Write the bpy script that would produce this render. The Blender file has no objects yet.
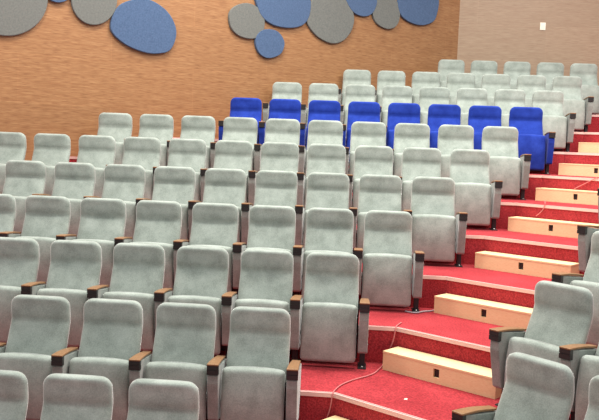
import bpy, bmesh, math, random
from mathutils import Vector, Matrix
random.seed(4)
sc = bpy.context.scene
col = sc.collection
W, H = 599, 420

# ------------------------------------------------------------------ camera
CP = Vector((0.07664, -4.76899, 2.39207))
CR = Vector((0.9960165, 0.08087509, 0.03755462))
CU = Vector((-0.04398911, 0.07930772, 0.99587913))
CF = Vector((-0.07756344, 0.99356404, -0.08254943))
FPX = 789.38
cam = bpy.data.cameras.new('camera'); co = bpy.data.objects.new('camera', cam); col.objects.link(co)
cam.sensor_width = 36; cam.sensor_fit = 'HORIZONTAL'; cam.lens = 36 * FPX / W
m = Matrix.Identity(4)
for i in range(3):
    m[i][0] = CR[i]; m[i][1] = CU[i]; m[i][2] = -CF[i]; m[i][3] = CP[i]
co.matrix_world = m
sc.camera = co

# ------------------------------------------------------------------ materials
def lin(c):
    return tuple((v/255/12.92 if v/255 <= .04045 else ((v/255+.055)/1.055)**2.4) for v in c) + (1,)

def new_mat(name):
    m = bpy.data.materials.new(name); m.use_nodes = True
    nt = m.node_tree; b = nt.nodes['Principled BSDF']
    return m, nt, b

def noise_mix(nt, c1, c2, scale, detail=3, vec=None, lo=.35, hi=.65, rough=.5):
    n = nt.nodes.new('ShaderNodeTexNoise'); n.inputs['Scale'].default_value = scale
    n.inputs['Detail'].default_value = detail; n.inputs['Roughness'].default_value = rough
    if vec: nt.links.new(vec, n.inputs['Vector'])
    r = nt.nodes.new('ShaderNodeValToRGB')
    r.color_ramp.elements[0].position = lo; r.color_ramp.elements[0].color = c1
    r.color_ramp.elements[1].position = hi; r.color_ramp.elements[1].color = c2
    nt.links.new(n.outputs['Fac'], r.inputs['Fac'])
    return n, r

def mixc(nt, a, b, fac, mode='MIX'):
    x = nt.nodes.new('ShaderNodeMix'); x.data_type = 'RGBA'; x.blend_type = mode
    if isinstance(fac, (int, float)): x.inputs[0].default_value = fac
    else: nt.links.new(fac, x.inputs[0])
    for s, v in ((6, a), (7, b)):
        if isinstance(v, tuple): x.inputs[s].default_value = v
        else: nt.links.new(v, x.inputs[s])
    return x.outputs[2]

def objrand_vec(nt):
    """object coordinates shifted by a per-object random amount"""
    tc = nt.nodes.new('ShaderNodeTexCoord'); oi = nt.nodes.new('ShaderNodeObjectInfo')
    ml = nt.nodes.new('ShaderNodeMath'); ml.operation = 'MULTIPLY'; ml.inputs[1].default_value = 37.0
    nt.links.new(oi.outputs['Random'], ml.inputs[0])
    ad = nt.nodes.new('ShaderNodeVectorMath'); ad.operation = 'ADD'
    nt.links.new(tc.outputs['Object'], ad.inputs[0]); nt.links.new(ml.outputs[0], ad.inputs[1])
    return ad.outputs[0]

def fabric(name, c1, c2, sheen=.5, fine=.8, stint=(1, 1, 1, 1)):
    m, nt, b = new_mat(name)
    v = objrand_vec(nt)
    n, r = noise_mix(nt, c1, c2, 7, 5, v, .34, .66, .62)
    n2, r2 = noise_mix(nt, (fine, fine, fine, 1), (1.0, 1.0, 1.0, 1), 130, 3, v, .35, .65)
    nt.links.new(mixc(nt, r.outputs[0], r2.outputs[0], 1.0, 'MULTIPLY'), b.inputs['Base Color'])
    b.inputs['Roughness'].default_value = .95
    b.inputs['Specular IOR Level'].default_value = .1
    b.inputs['Sheen Weight'].default_value = sheen
    b.inputs['Sheen Roughness'].default_value = .35
    b.inputs['Sheen Tint'].default_value = stint
    bp = nt.nodes.new('ShaderNodeBump'); bp.inputs['Strength'].default_value = .25; bp.inputs['Distance'].default_value = .003
    nt.links.new(n2.outputs['Fac'], bp.inputs['Height']); nt.links.new(bp.outputs[0], b.inputs['Normal'])
    return m

GREY = fabric('grey_fabric', lin((150, 160, 152)), lin((176, 186, 178)), .9, .80)
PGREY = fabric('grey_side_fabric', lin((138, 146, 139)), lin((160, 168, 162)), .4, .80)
BLUE = fabric('blue_fabric', lin((34, 56, 146)), lin((46, 72, 172)), .35, .8, (.55, .65, 1, 1))

def simple(name, c, rough=.5, metal=0, spec=.5):
    m, nt, b = new_mat(name)
    n, r = noise_mix(nt, tuple(x*.88 for x in c[:3])+(1,), c, 30, 3)
    nt.links.new(r.outputs[0], b.inputs['Base Color'])
    b.inputs['Roughness'].default_value = rough; b.inputs['Metallic'].default_value = metal
    b.inputs['Specular IOR Level'].default_value = spec
    return m

BLACK = simple('black_plastic', lin((38, 34, 34)), .45)
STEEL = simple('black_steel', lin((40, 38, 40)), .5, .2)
BOLT = simple('bolt_metal', lin((190, 188, 185)), .35, .8)
WHITE = simple('white_plastic', lin((250, 246, 228)), .4)
ALU = simple('nosing_metal', lin((245, 205, 196)), .45, .1)
ALUG = simple('nosing_insert', lin((190, 130, 130)), .7)
CORD = simple('cord_rubber', lin((205, 120, 120)), .6)
CORDG = simple('cord_grey', lin((170, 160, 165)), .6)

def wood(name, c1, c2, c3, stretch, scale=1.0, rough=.45, seams=None):
    m, nt, b = new_mat(name)
    tc = nt.nodes.new('ShaderNodeTexCoord')
    mp = nt.nodes.new('ShaderNodeMapping'); mp.inputs['Scale'].default_value = stretch
    nt.links.new(tc.outputs['Object'], mp.inputs['Vector'])
    n, r = noise_mix(nt, c1, c2, 3*scale, 6, mp.outputs[0], .3, .7, .65)
    n2, r2 = noise_mix(nt, (0, 0, 0, 1), (1, 1, 1, 1), 11*scale, 4, mp.outputs[0], .45, .7)
    out = mixc(nt, r.outputs[0], c3, r2.outputs[0])
    if seams:
        # faint joints between laminate boards: u along local X, v along local Z
        off, bw, rh, zoff, sc_ = seams
        sp = nt.nodes.new('ShaderNodeSeparateXYZ'); nt.links.new(tc.outputs['Object'], sp.inputs[0])
        cb = nt.nodes.new('ShaderNodeCombineXYZ')
        ax = nt.nodes.new('ShaderNodeMath'); ax.operation = 'ADD'; ax.inputs[1].default_value = off
        az = nt.nodes.new('ShaderNodeMath'); az.operation = 'ADD'; az.inputs[1].default_value = zoff
        nt.links.new(sp.outputs[0], ax.inputs[0]); nt.links.new(sp.outputs[2], az.inputs[0])
        nt.links.new(ax.outputs[0], cb.inputs[0]); nt.links.new(az.outputs[0], cb.inputs[1])
        br = nt.nodes.new('ShaderNodeTexBrick')
        nt.links.new(cb.outputs[0], br.inputs['Vector'])
        br.inputs['Scale'].default_value = 1; br.inputs['Brick Width'].default_value = bw
        br.inputs['Row Height'].default_value = rh; br.inputs['Mortar Size'].default_value = .007
        br.inputs['Mortar Smooth'].default_value = .3
        br.inputs['Color1'].default_value = (.965, .965, .965, 1); br.inputs['Color2'].default_value = (1.02, 1.02, 1.02, 1)
        br.inputs['Mortar'].default_value = sc_
        out = mixc(nt, out, br.outputs['Color'], 1.0, 'MULTIPLY')
    nt.links.new(out, b.inputs['Base Color'])
    b.inputs['Roughness'].default_value = rough
    b.inputs['Specular IOR Level'].default_value = .3
    return m

ARMWOOD = wood('armrest_wood', lin((138, 102, 70)), lin((162, 124, 88)), lin((126, 92, 62)), (30, 4, 30), 1, .35)
PLY = wood('plywood', lin((240, 206, 158)), lin((246, 218, 172)), lin((232, 194, 146)), (3, 22, 22), 1, .6)
SIDEW = wood('side_wall_laminate', lin((144, 101, 66)), lin((174, 132, 92)), lin((130, 88, 58)), (.6, 1, 9), 1.2, .4,
             (0.30, 2.44, .61, .25, (1.09, 1.09, 1.09, 1)))
BACKW = wood('back_wall_laminate', lin((160, 134, 112)), lin((174, 152, 128)), lin((150, 124, 102)), (.5, 1, 9), 1.2, .4,
             (0.9, 2.44, .61, .25, (1.05, 1.05, 1.05, 1)))

def carpet():
    m, nt, b = new_mat('red_carpet')
    tc = nt.nodes.new('ShaderNodeTexCoord')
    n, r = noise_mix(nt, lin((166, 52, 58)), lin((182, 62, 68)), 2.5, 5, tc.outputs['Object'])
    n2, r2 = noise_mix(nt, (.62, .62, .62, 1), (1.12, 1.12, 1.12, 1), 75, 3, tc.outputs['Object'], .35, .65)
    nt.links.new(mixc(nt, r.outputs[0], r2.outputs[0], 1.0, 'MULTIPLY'), b.inputs['Base Color'])
    b.inputs['Roughness'].default_value = 1; b.inputs['Specular IOR Level'].default_value = .05
    b.inputs['Sheen Weight'].default_value = .12; b.inputs['Sheen Tint'].default_value = (1, .5, .55, 1)
    bp = nt.nodes.new('ShaderNodeBump'); bp.inputs['Strength'].default_value = .5; bp.inputs['Distance'].default_value = .006
    nt.links.new(n2.outputs['Fac'], bp.inputs['Height']); nt.links.new(bp.outputs[0], b.inputs['Normal'])
    return m
CARPET = carpet()

def felt(name, c1, c2):
    m, nt, b = new_mat(name)
    v = objrand_vec(nt)
    n, r = noise_mix(nt, c1, c2, 45, 4, v, .3, .7, .7)
    nt.links.new(r.outputs[0], b.inputs['Base Color'])
    b.inputs['Roughness'].default_value = 1; b.inputs['Specular IOR Level'].default_value = .1
    b.inputs['Sheen Weight'].default_value = .2
    return m
FBLUE = felt('blue_felt', lin((66, 86, 116)), lin((84, 106, 138)))
FGREY = felt('grey_felt', lin((98, 101, 98)), lin((118, 120, 116)))

# ------------------------------------------------------------------ mesh helpers
def mesh_obj(name, bm, mat, parent=None, smooth=True, bevel=0, recalc=True):
    if recalc: bmesh.ops.recalc_face_normals(bm, faces=bm.faces)
    me = bpy.data.meshes.new(name); bm.to_mesh(me); bm.free()
    if mat: me.materials.append(mat)
    for p in me.polygons: p.use_smooth = smooth
    o = bpy.data.objects.new(name, me); col.objects.link(o)
    if parent: o.parent = parent
    if bevel:
        md = o.modifiers.new('bevel', 'BEVEL'); md.width = bevel; md.segments = 2; md.limit_method = 'ANGLE'
        md.harden_normals = True
    return o

def empty(name, loc=(0, 0, 0), rz=0):
    o = bpy.data.objects.new(name, None); col.objects.link(o)
    o.location = loc; o.rotation_euler = (0, 0, rz); o.empty_display_size = .1
    return o

def tag(o, label=None, cat=None, group=None, kind=None):
    if label: o['label'] = label
    if cat: o['category'] = cat
    if group: o['group'] = group
    if kind: o['kind'] = kind
    return o

def box(bm, x0, x1, y0, y1, z0, z1):
    v = [bm.verts.new(p) for p in ((x0,y0,z0),(x1,y0,z0),(x1,y1,z0),(x0,y1,z0),(x0,y0,z1),(x1,y0,z1),(x1,y1,z1),(x0,y1,z1))]
    for f in ((0,3,2,1),(4,5,6,7),(0,1,5,4),(1,2,6,5),(2,3,7,6),(3,0,4,7)): bm.faces.new([v[i] for i in f])

def prism_x(bm, pts, x0, x1):
    """side outline pts (y,z) extruded along x"""
    a = [bm.verts.new((x0, y, z)) for y, z in pts]; b = [bm.verts.new((x1, y, z)) for y, z in pts]
    bm.faces.new(a); bm.faces.new(b[::-1]); n = len(pts)
    for i in range(n): bm.faces.new((a[i], b[i], b[(i+1) % n], a[(i+1) % n]))

def sgnpow(v, e): return math.copysign(abs(v)**e, v)

def cushion(bm, w, z0, z1, thick, cy, rc_top, rc_bot, widen=0.0, arch=0.0, NR=30, NS=32, nexp=4.5):
    """upholstered pad: stacked rounded cross sections; w half width, cy(z) centre line, thick(z) half thickness"""
    rings = []
    for i in range(NR+1):
        s = .5-.5*math.cos(math.pi*i/NR)
        z = z0+(z1-z0)*s
        k = 1.0
        # corner rounding of the outline
        dt, db = z1-z, z-z0
        hw = w + widen*(1-s)
        if dt < rc_top: hw -= rc_top*(1-math.sqrt(max(0, 1-(1-dt/rc_top)**2)))
        if db < rc_bot: hw -= rc_bot*(1-math.sqrt(max(0, 1-(1-db/rc_bot)**2)))
        # rounding of the thickness at the ends
        T = thick(z); re = T*.62
        for d in (dt, db):
            if d < re: T *= max(.06, (max(0, 1-(1-d/re)**2.6))**(1/2.6))
        ring = []
        for j in range(NS):
            a = 2*math.pi*j/NS
            x = hw*sgnpow(math.cos(a), 2/nexp); y = T*sgnpow(math.sin(a), 2/2.6)
            zz = z + arch*(1-(x/w)**2)*s
            ring.append(bm.verts.new((x, cy(z)+y, zz)))
        rings.append(ring)
    for a, b in zip(rings, rings[1:]):
        for j in range(NS): bm.faces.new((a[j], a[(j+1) % NS], b[(j+1) % NS], b[j]))
    bm.faces.new(rings[0][::-1]); bm.faces.new(rings[-1])

def lerp_curve(pts):
    def f(z):
        if z <= pts[0][0]: return pts[0][1]
        for (a, va), (b, vb) in zip(pts, pts[1:]):
            if z <= b:
                t = (z-a)/(b-a); t = t*t*(3-2*t) if len(pts) > 3 else t
                return va+(vb-va)*t
        return pts[-1][1]
    return f

# ------------------------------------------------------------------ auditorium seat
def back_line(z):
    if z < .695: return -.160 + (z-.38)*.43
    if z < .725:
        t = (z-.695)/.03; return -.0246 + .03*(.43*t - .5*.53*t*t)
    return -.0246 + .03*(.43-.265) - (z-.725)*.10

def back_thick(z):
    return .048 - .009*math.exp(-((z-.712)/.012)**2) + .007*math.exp(-((z-.775)/.05)**2)

PW = .038
def arm(parent, x, fab):
    """shared side panel with armrest and cap; its own leg below"""
    bm = bmesh.new()
    prism_x(bm, [(-.404,.480),(-.402,.42),(-.350,.15),(-.330,.135),(-.15,.135),(-.09,.30),(-.06,.512),(-.385,.550),(-.385,.49)], x-PW, x+PW)
    p = mesh_obj('side_panel', bm, fab, parent, smooth=False, bevel=.008)
    bm = bmesh.new(); n = 10; top = []; bot = []
    for i in range(n+1):
        t = i/n; y = -.42 + .34*t
        z = .553 + .007*math.sin(math.pi*min(1, t*1.1)) - .028*t
        hw = .041 - .009*t
        top.append((y, z+.012, hw)); bot.append((y, z-.004 if i else z, hw))
    vt = [[bm.verts.new((x+s*hw, y, z)) for s in (-1, 1)] for y, z, hw in top]
    vb = [[bm.verts.new((x+s*hw, y, z)) for s in (-1, 1)] for y, z, hw in bot]
    for i in range(n):
        bm.faces.new((vt[i][0], vt[i][1], vt[i+1][1], vt[i+1][0]))
        bm.faces.new((vb[i][0], vb[i+1][0], vb[i+1][1], vb[i][1]))
        for s in (0, 1): bm.faces.new((vt[i][s], vt[i+1][s], vb[i+1][s], vb[i][s]))
    bm.faces.new((vt[0][0], vb[0][0], vb[0][1], vt[0][1])); bm.faces.new((vt[n][0], vt[n][1], vb[n][1], vb[n][0]))
    a = mesh_obj('armrest', bm, ARMWOOD, p, smooth=False, bevel=.005)
    bm = bmesh.new()
    box(bm, x-.040, x+.040, -.416, -.382, .524, .553); box(bm, x-.040, x+.040, -.416, -.382, .488, .520)
    box(bm, x-.038, x+.038, -.411, -.380, .486, .552)
    c = mesh_obj('end_cap', bm, BLACK, p, smooth=False)
    bm = bmesh.new()
    box(bm, x-.022, x+.022, -.26, -.20, .008, .16)
    box(bm, x-.034, x+.034, -.31, -.14, 0, .010)
    l = mesh_obj('leg', bm, STEEL, parent, smooth=False, bevel=.003)
    for yy in (-.29, -.16):
        bm = bmesh.new(); bmesh.ops.create_cone(bm, cap_ends=True, segments=10, radius1=.011, radius2=.008, depth=.012, matrix=Matrix.Translation((x, yy, .016)))
        mesh_obj('foot_bolt', bm, BOLT, l)
    return p

def make_seat(kind):
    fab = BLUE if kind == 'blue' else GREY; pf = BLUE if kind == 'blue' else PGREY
    r = empty('auditorium_seat')
    bm = bmesh.new(); cushion(bm, .221, .38, .897, back_thick, back_line, .075, .04, .008)
    mesh_obj('backrest', bm, fab, r)
    bm = bmesh.new()
    cushion(bm, .222, .050, .512, lambda z: .045+.012*math.sin(math.pi*(z-.07)/.47), lambda z: -.295+.02*math.sin(math.pi*(z-.07)/.47)*-1+(z-.3)*.06, .030, .03, .002, .014)
    mesh_obj('seat', bm, fab, r)
    # dark plate added behind the pad, stands in for shade in the gaps
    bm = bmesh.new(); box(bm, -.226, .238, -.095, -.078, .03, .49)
    mesh_obj('gap_shade_plate', bm, STEEL, r, smooth=False, bevel=.003)
    # hinge brackets between the folded seat and the side panels
    for s in (-1, 1):
        bm = bmesh.new(); bmesh.ops.create_cone(bm, cap_ends=True, segments=12, radius1=.018, radius2=.018, depth=.007,
            matrix=Matrix.Translation((s*.226, -.27, .27)) @ Matrix.Rotation(math.pi/2, 4, 'Y'))
        mesh_obj('hinge', bm, STEEL, r)
    arm(r, .279, pf)
    return r

def copy_tree(o, parent=None):
    c = o.copy(); col.objects.link(c); c.parent = parent
    for ch in list(o.children): copy_tree(ch, c)
    return c

def make_left_arm(kind):
    """the extra panel at the left end of a row"""
    r = empty('arm_source'); arm(r, -.273, BLUE if kind == 'blue' else PGREY); return r

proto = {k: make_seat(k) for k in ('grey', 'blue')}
used = {'grey': False, 'blue': False}
larm = {k: make_left_arm(k) for k in ('grey', 'blue')}

RH = .30274; RD = .9; SH = -.07005; PITCH = .55
def place(kind, x, y, z, rz, label, group, left_arm=False):
    if used[kind]: o = copy_tree(proto[kind])
    else: o = proto[kind]
    fresh.append((o, kind, x, y, z, rz, label, group, left_arm)); used[kind] = True
fresh = []

rows = {0: (-4, -2), 1: (-5, -1), 2: (-5, 0), 3: (-6, 1), 4: (-7, 2), 5: (-7, 3), 6: (-5, 4), 7: (-2, 5), 8: (-1, 6), 9: (1, 7), 10: (4, 8)}
ordn = ['', 'second ', 'third ', 'fourth ', 'fifth ', 'sixth ', 'seventh ', 'eighth ', 'ninth ', 'tenth ', 'eleventh ']
rowname = {6: 'row just in front of the blue seats', 5: 'second row in front of the blue seats', 4: 'third row in front of the blue seats',
           3: 'fourth row in front of the blue seats', 2: 'fifth row in front of the blue seats', 1: 'sixth row in front of the blue seats',
           0: 'left front row at the bottom edge', 8: 'row just behind the blue seats', 9: 'second row behind the blue seats', 10: 'topmost row by the back wall'}
grpname = {0: 'grey seats in the nearest row on the left', 7: 'blue seats in the one blue row'}
for r, (k0, k1) in rows.items():
    for k in range(k1, k0-1, -1):
        i = k1-k
        if r == 7:
            lab = 'blue auditorium seat, ' + ('at the stair aisle end' if i == 0 else ordn[i] + 'from the stair aisle') + ' of the only blue row'
        else:
            lab = 'grey seat, ' + ('at the stair aisle' if i == 0 else ordn[i] + 'from the stair aisle') + ', ' + rowname[r]
        X = SH*r+PITCH*k
        place('blue' if r == 7 else 'grey', X, RD*r + .004*math.sin(k*2.1+r), RH*r, math.radians(random.uniform(-.06, .06)), lab,
              grpname[r] if r in grpname else 'grey seats in the ' + rowname[r], left_arm=(k == k0 and r >= 5))

# block on the right of the stairs
TR = math.radians(-46.5); d = Vector((math.cos(TR), math.sin(TR))); n = Vector((-math.sin(TR), math.cos(TR)))
def ray(x, y): return (CF + CR*((x-W/2)/FPX) - CU*((y-H/2)/FPX))
def at_cap(x, y, r):
    q = ray(x, y); t = (RH*r+.565-CP.z)/q.z; P = CP+q*t
    return (P.x+.275*d.x+.42*n.x, P.y+.275*d.y+.42*n.y)
rb = [(1, (1.18, -.11), 2, [('grey seat beside the stairs at lower right, in front of another stairside seat', 0), ('grey seat cut by the right edge, in the nearest row right of the stairs', 1)]),
      (2, (1.518, .78), 2, [('grey seat right of stairs with both wooden armrests showing, lower right', 0), ('grey seat with only its cushion front showing at the right edge', 1)]),
      (3, at_cap(556, 273.5, 3), 1, [('grey seat right of stairs, hidden but for armrest and panel behind a seat back', 0)]),
      (4, at_cap(581, 225, 4), 1, [('grey seat at right edge whose pale end panel stands by the wooden step', 0)]),
      (5, at_cap(601, 188, 5), 1, [('grey seat at right edge, farthest up of those right of the stairs', 0)])]
for r, A, cnt, labs in rb:
    for lab, i in labs:
        o_ = Vector(A) + d*(PITCH*i)
        place('grey', o_.x, o_.y, RH*r, TR, lab, 'grey seats right of the stairs', left_arm=(i == 0))

for (o, kind, x, y, z, rz, label, group, la) in fresh:
    o.location = (x, y, z); o.rotation_euler = (0, 0, rz)
    tag(o, label, 'seat', group)
    if la:
        for ch in larm[kind].children: copy_tree(ch, o)
for k in larm:
    def kill(o):
        for ch in list(o.children): kill(ch)
        bpy.data.objects.remove(o)
    kill(larm[k])

# ------------------------------------------------------------------ tiers
AD = Vector((math.cos(math.radians(-37)), math.sin(math.radians(-37))))
def bend1(r): return Vector((-.06+.475*(r-2), RD*r-.975))
def bend2(r): return bend1(r)+AD*1.15
def wallx(y): return .75+1.28*(y-9)
def front(r, xl):
    return [Vector((xl, RD*r-.975)), bend1(r), bend2(r), bend2(r)+d*3.2]
for r in range(-1, 11):
    xl = max(-8, wallx(RD*r-.975)-.1); f = front(r, xl)
    if r < 10:
        b = front(r+1, max(-8, wallx(RD*(r+1)-.975)-.1)); b = [v+Vector((.0, .06)) for v in b]
        poly = f + b[::-1]
    else: poly = f + [Vector((7.5, 8.5)), Vector((7.5, 9.75)), Vector((1.60, 9.75))]
    if r == -1: poly = [Vector((-8, -8)), Vector((8, -8)), Vector((8, -3))] + [v for v in front(0, -8)][::-1]
    z = RH*r; bm = bmesh.new()
    base = z-RH-.02
    top = [bm.verts.new((v.x, v.y, z)) for v in poly]; bot = [bm.verts.new((v.x, v.y, base)) for v in poly]
    bm.faces.new(top); bm.faces.new(bot[::-1]); N = len(poly)
    for i in range(N): bm.faces.new((top[i], bot[i], bot[(i+1) % N], top[(i+1) % N]))
    tag(mesh_obj('floor', bm, CARPET, smooth=False), kind='structure')
    if r < 0: continue
    # metal nosing along the tier edge: L profile following the polyline
    bm = bmesh.new()
    def strip(prof, pts):
        rings = []
        for i, p in enumerate(pts):
            if i == 0: t = (pts[1]-pts[0]).normalized(); nn = Vector((-t.y, t.x)); s = 1
            elif i == len(pts)-1: t = (pts[-1]-pts[-2]).normalized(); nn = Vector((-t.y, t.x)); s = 1
            else:
                a = (pts[i]-pts[i-1]).normalized(); b_ = (pts[i+1]-pts[i]).normalized()
                n1 = Vector((-a.y, a.x)); n2 = Vector((-b_.y, b_.x)); nn = (n1+n2).normalized(); s = 1/nn.dot(n1)
            rings.append([bm.verts.new((p.x+nn.x*o*s, p.y+nn.y*o*s, z+zz)) for o, zz in prof])
        for a, b_ in zip(rings, rings[1:]):
            for j in range(len(prof)): bm.faces.new((a[j], a[(j+1) % len(prof)], b_[(j+1) % len(prof)], b_[j]))
        bm.faces.new(rings[0]); bm.faces.new(rings[-1][::-1])
    strip([(-.008, .004), (-.008, -.027), (.001, -.027), (.001, -.001), (.024, -.001), (.024, .004)], f)
    t = mesh_obj('trim_%d' % (r+1), bm, ALU, smooth=False); tag(t, kind='structure')
    bm = bmesh.new()
    strip([(.005, .0060), (.005, .0035), (.014, .0035), (.014, .0060)], f)
    mesh_obj('grip_insert', bm, ALUG, t, smooth=False)

# ------------------------------------------------------------------ wooden step boxes
rowrel = ['lowest, cut by the bottom edge', 'second from the bottom', 'third from the bottom', 'fourth from the bottom',
          'fifth from the bottom', 'sixth from the bottom', 'seventh from the bottom', 'eighth from bottom', 'ninth from bottom']
AN = Vector((-AD.y, AD.x)); BH = .155; BL = 1.0; BDp = .21
for i, r in enumerate(range(1, 9)):
    o = empty('step_box')
    p = bend1(r) + Vector((.366, .70)); o.location = (p.x, p.y, RH*r); o.rotation_euler = (0, 0, math.radians(-37))
    tag(o, 'pale plywood step box on the red stairs, ' + rowrel[i], 'step', 'plywood step boxes on the stairs')
    bm = bmesh.new()
    hx, hz, hw, hh = .50, .080, .026, .034
    # front built round the square hole
    box(bm, 0, hx-hw, 0, .018, 0, BH-.018); box(bm, hx+hw, BL, 0, .018, 0, BH-.018)
    box(bm, hx-hw, hx+hw, 0, .018, 0, hz-hh); box(bm, hx-hw, hx+hw, 0, .018, hz+hh, BH-.018)
    mesh_obj('front_board', bm, PLY, o, smooth=False)
    bm = bmesh.new(); box(bm, -.002, BL+.002, -.003, BDp, BH-.018, BH); mesh_obj('top_board', bm, PLY, o, smooth=False, bevel=.002)
    for xx in (0, BL-.018):
        bm = bmesh.new(); box(bm, xx, xx+.018, .018, BDp, 0, BH-.018); mesh_obj('end_board', bm, PLY, o, smooth=False)
    bm = bmesh.new(); box(bm, hx-hw-.004, hx+hw+.004, .0185, .05, hz-hh-.004, hz+hh+.004)
    mesh_obj('black_socket', bm, BLACK, o, smooth=False)

# ------------------------------------------------------------------ walls
wd = Vector((1.28, 1)).normalized(); corner = Vector((wallx(9.72), 9.72))
ang = math.atan2(wd.y, wd.x)
WH = 7.0
bm = bmesh.new(); box(bm, -13.5, 0, 0, .2, -.6, WH)
wl = mesh_obj('wall_left', bm, SIDEW, smooth=False); wl.location = (corner.x, corner.y, 0); wl.rotation_euler = (0, 0, ang); tag(wl, kind='structure')
bm = bmesh.new(); box(bm, -.3, 8, 0, .2, -.6, WH)
wb = mesh_obj('wall_back', bm, BACKW, smooth=False); wb.location = (corner.x, 9.72, 0); tag(wb, kind='structure')

def ray(x, y): return (CF + CR*((x-W/2)/FPX) - CU*((y-H/2)/FPX))
wn = Vector((wd.y, -wd.x, 0))           # toward the room
def on_wall(x, y, off=.045):
    q = Vector((corner.x, corner.y, 0)) + wn*off
    r_ = ray(x, y); t = (q-CP).dot(wn)/r_.dot(wn); P = CP+r_*t
    rel = P-Vector((corner.x, corner.y, 0))
    return rel.dot(Vector((wd.x, wd.y, 0))), P.z
def ell(cx, cy, rx, ry, n_=16): return [(cx+rx*math.cos(2*math.pi*i/n_), cy+ry*math.sin(2*math.pi*i/n_)) for i in range(n_)]
# outlines recovered once from the photograph; each becomes a 4.5 cm thick board on the wall
panels = [
 ('grey', ell(8, -1, 40, 37), 'large grey felt disc on the wood wall at the far left, cut by photo top'),
 ('blue', ell(59, -12.5, 15, 15), 'blue felt disc of which a sliver shows at top, between two grey discs'),
 ('grey', ell(94.5, -1, 23, 26), 'grey felt disc touching the left side of the whole blue oval'),
 ('blue', [(110.5,25),(113,15),(120,5),(131,0),(143,-1.5),(155,2),(167,11),(174,22),(176.5,33),(174,44),(169,51),(160,53.5),(147,53),(130,47),(118,39),(112,32)], 'large whole blue felt oval on the wood wall, left half of photo'),
 ('grey', [(229.3,15),(233,8),(240,4),(248,3),(256,6),(262,12),(265,22),(263,32),(256,38),(248,38.5),(238,35),(231,27)], 'grey felt disc above left of the smallest blue disc'),
 ('blue', [(268,29),(277,31),(283,38),(284.5,45),(281.5,53),(275,57),(267,58),(260,54),(256,46),(256,37),(261,31)], 'smallest blue felt disc, hanging lowest on the wood wall'),
 ('blue', [(255,-5),(257,5),(261,15),(268,22),(278,26.5),(292,28),(303,25),(309,17),(311,4),(308,-10),(298,-20),(283,-24),(267,-20),(258,-13)], 'large blue felt disc at photo top above the smallest blue disc'),
 ('grey', [(308,24),(315,34),(323,40),(333,43.5),(343,41),(351,32),(354.5,20),(352,8),(345,-1),(333,-6),(318,-4),(310,4),(307,14)], 'large grey felt disc at photo top centre between two blue discs'),
 ('blue', [(345,-3),(350,8),(356,14),(364,16.5),(371,14.5),(375.5,8),(377,0),(373,-9),(365,-14),(354,-13),(347,-9)], 'small blue felt disc at photo top between two grey discs'),
 ('grey', [(373,14),(376,22),(382,27),(389,29),(396,26.5),(400,18),(399,6),(394,-3),(386,-6),(378,-3),(373,5)], 'small grey felt disc left of the blue disc nearest the wall corner'),
 ('blue', [(398,2),(400,13),(406,20),(416,24.5),(425,25),(434,21),(437.5,12),(439,2),(437,-6),(428,-13),(414,-14),(403,-8)], 'blue felt disc nearest the corner where the two wood walls meet'),
]
for i, (kind, pts, lab) in enumerate(panels):
    uv = [on_wall(x, y) for x, y in pts]
    # closed Catmull-Rom through the outline
    N = len(uv); sm = []
    for j in range(N):
        p0, p1, p2, p3 = (Vector(uv[(j+q) % N]) for q in (-1, 0, 1, 2))
        for s in range(4):
            t = s/4
            sm.append(.5*((2*p1)+(p2-p0)*t+(2*p0-5*p1+4*p2-p3)*t*t+(3*p1-p0-3*p2+p3)*t**3))
    cu = sum((v.x for v in sm))/len(sm); cv = sum((v.y for v in sm))/len(sm)
    bm = bmesh.new(); TH = .045 + (.006 if kind == 'blue' else 0)
    lay = []
    for off, k in ((0, 1.0), (TH-.010, 1.0), (TH-.003, .992), (TH, .975)):
        lay.append([bm.verts.new((cu+(v.x-cu)*k-cu, -off-.001, cv+(v.y-cv)*k-cv)) for v in sm])
    for a, b in zip(lay, lay[1:]):
        for j in range(len(sm)): bm.faces.new((a[j], a[(j+1) % len(sm)], b[(j+1) % len(sm)], b[j]))
    bm.faces.new(lay[0]); bm.faces.new(lay[-1][::-1])
    o = mesh_obj('wall_panel', bm, FBLUE if kind == 'blue' else FGREY, smooth=False)
    P = Vector((corner.x, corner.y, 0)) + Vector((wd.x, wd.y, 0))*cu
    o.location = (P.x, P.y, cv); o.rotation_euler = (0, 0, ang)
    tag(o, lab, 'wall panel', '%s felt discs on the wood wall' % kind)

# white plate on the back wall
r_ = ray(543, 26.2); t = (9.70-CP.y)/r_.y; P = CP+r_*t
o = empty('wall_switch', (P.x, 9.72, P.z)); tag(o, 'small white switch plate alone on the pale wood back wall', 'switch')
bm = bmesh.new(); box(bm, -.048, .048, -.012, 0, -.065, .065); mesh_obj('plate', bm, WHITE, o, smooth=False, bevel=.003)
bm = bmesh.new(); box(bm, -.016, .016, -.018, -.0125, -.03, .03); mesh_obj('rocker', bm, WHITE, o, smooth=False, bevel=.002)

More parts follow.
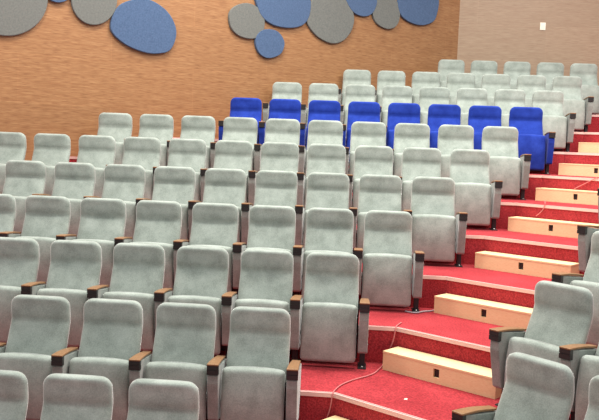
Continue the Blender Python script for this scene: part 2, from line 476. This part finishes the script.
# ------------------------------------------------------------------ cords and scrap
def tube(name, pts, rad, mat, label):
    cu = bpy.data.curves.new(name, 'CURVE'); cu.dimensions = '3D'; cu.bevel_depth = rad; cu.bevel_resolution = 2
    s = cu.splines.new('NURBS'); s.points.add(len(pts)-1); s.use_endpoint_u = True; s.order_u = 3
    for q, p in zip(s.points, pts): q.co = (*p, 1)
    dg = bpy.data.objects.new(name, cu); col.objects.link(dg)
    me = bpy.data.meshes.new_from_object(dg); bpy.data.objects.remove(dg)
    me.materials.clear(); me.materials.append(mat)
    o = bpy.data.objects.new(name, me); col.objects.link(o); tag(o, label, 'cord')
    return o
z2, z1, z3 = 2*RH, RH, 3*RH
b2_, b3_ = bend1(2), bend1(3)
tube('cord', [(.46, 1.90, z3+.008), (b3_.x+.0, b3_.y+.03, z3+.012), (b3_.x-.01, b3_.y-.018, z3+.008), (b3_.x-.02, b3_.y-.02, z3-.10), (b3_.x-.06, b3_.y-.018, z2+.10), (b3_.x-.09, b3_.y-.03, z2+.01),
              (.28, 1.50, z2+.008), (.22, 1.33, z2+.008), (.08, 1.18, z2+.008), (-.02, 1.02, z2+.008), (b2_.x+.0, b2_.y+.03, z2+.012), (b2_.x-.01, b2_.y-.018, z2+.008),
              (b2_.x-.02, b2_.y-.02, z2-.10), (b2_.x-.05, b2_.y-.018, z1+.10), (b2_.x-.08, b2_.y-.05, z1+.01)], .005, CORD,
     'thin reddish cord running down the lower red steps at the tier bend')
tube('cord', [(.52, 2.38, z3+.008), (.60, 2.30, z3+.009), (.68, 2.40, z3+.012), (.74, 2.44, z3+.008), (.80, 2.50, z3+.008)], .007, CORDG,
     'short grey cord curled by a seat foot beside a step box')
def riser_pt(px, py, r, off=-.02):
    q = bend1(r); nn = Vector((AN.x, AN.y, 0)); q0 = Vector((q.x, q.y, 0)) + nn*off
    r_ = ray(px, py); t = (q0-CP).dot(nn)/r_.dot(nn); return CP+r_*t
g = [riser_pt(545, 204.5, 6), riser_pt(543.5, 209, 6), riser_pt(540, 213, 6), riser_pt(536, 216, 6)]
b = bend1(5)+Vector((.366, .70))
tube('cord', [tuple(g[0]+Vector((.02, .10, .035))), tuple(g[0]+Vector((0, 0, .02)))]+[tuple(v) for v in g], .005, CORD,
     'thin pinkish cord hanging on the red riser above the fifth step box from the bottom')
g = [riser_pt(598, 177, 7), riser_pt(592, 180, 7), riser_pt(584, 184, 7), riser_pt(574, 189, 7)]
tube('cord', [tuple(v) for v in g], .005, CORD,
     'thin pinkish cord across the red riser nearest the right edge')

bm = bmesh.new()
vs = [bm.verts.new(p) for p in ((-.012, -.008, 0), (.012, -.01, .001), (.014, .008, .006), (-.008, .011, .002), (0, 0, .008))]
for a in range(4): bm.faces.new((vs[a], vs[(a+1) % 4], vs[4]))
bm.faces.new(vs[:4][::-1])
r_ = ray(405.5, 399.5); t = (z2-CP.z)/r_.z; P = CP+r_*t
o = mesh_obj('paper_scrap', bm, WHITE, smooth=False); o.location = (P.x, P.y, z2+.001); tag(o, 'tiny white scrap lying on the red tread in front of a step box', 'scrap')

# ------------------------------------------------------------------ light
w = bpy.data.worlds.new('world'); sc.world = w; w.use_nodes = True
bg = w.node_tree.nodes['Background']; bg.inputs[0].default_value = (.95, .97, 1.0, 1); bg.inputs[1].default_value = .58
def area(x, y, z, sx, sy, e, c=(1, .95, .88)):
    l = bpy.data.lights.new('ceiling_lamp', 'AREA'); l.shape = 'RECTANGLE'; l.size = sx; l.size_y = sy; l.energy = e; l.color = c
    o = bpy.data.objects.new('ceiling_lamp', l); o.location = (x, y, z); col.objects.link(o); return o
for x, y, e in ((-3.5, -1.5, 90), (.5, -1.5, 90), (4, -1.5, 90), (-3.5, 2.2, 250), (.5, 2.2, 250), (4, 2.2, 250), (-1.2, 5.0, 235), (3.5, 5.0, 235), (3.4, 7.6, 20)):
    area(x, y, 7.4, 1.2, 1.2, e)

vs_ = sc.view_settings
sc.view_settings.view_transform = 'Standard'; vs_.look = 'None'; vs_.gamma = 1; vs_.use_curve_mapping = False; vs_.exposure = 0
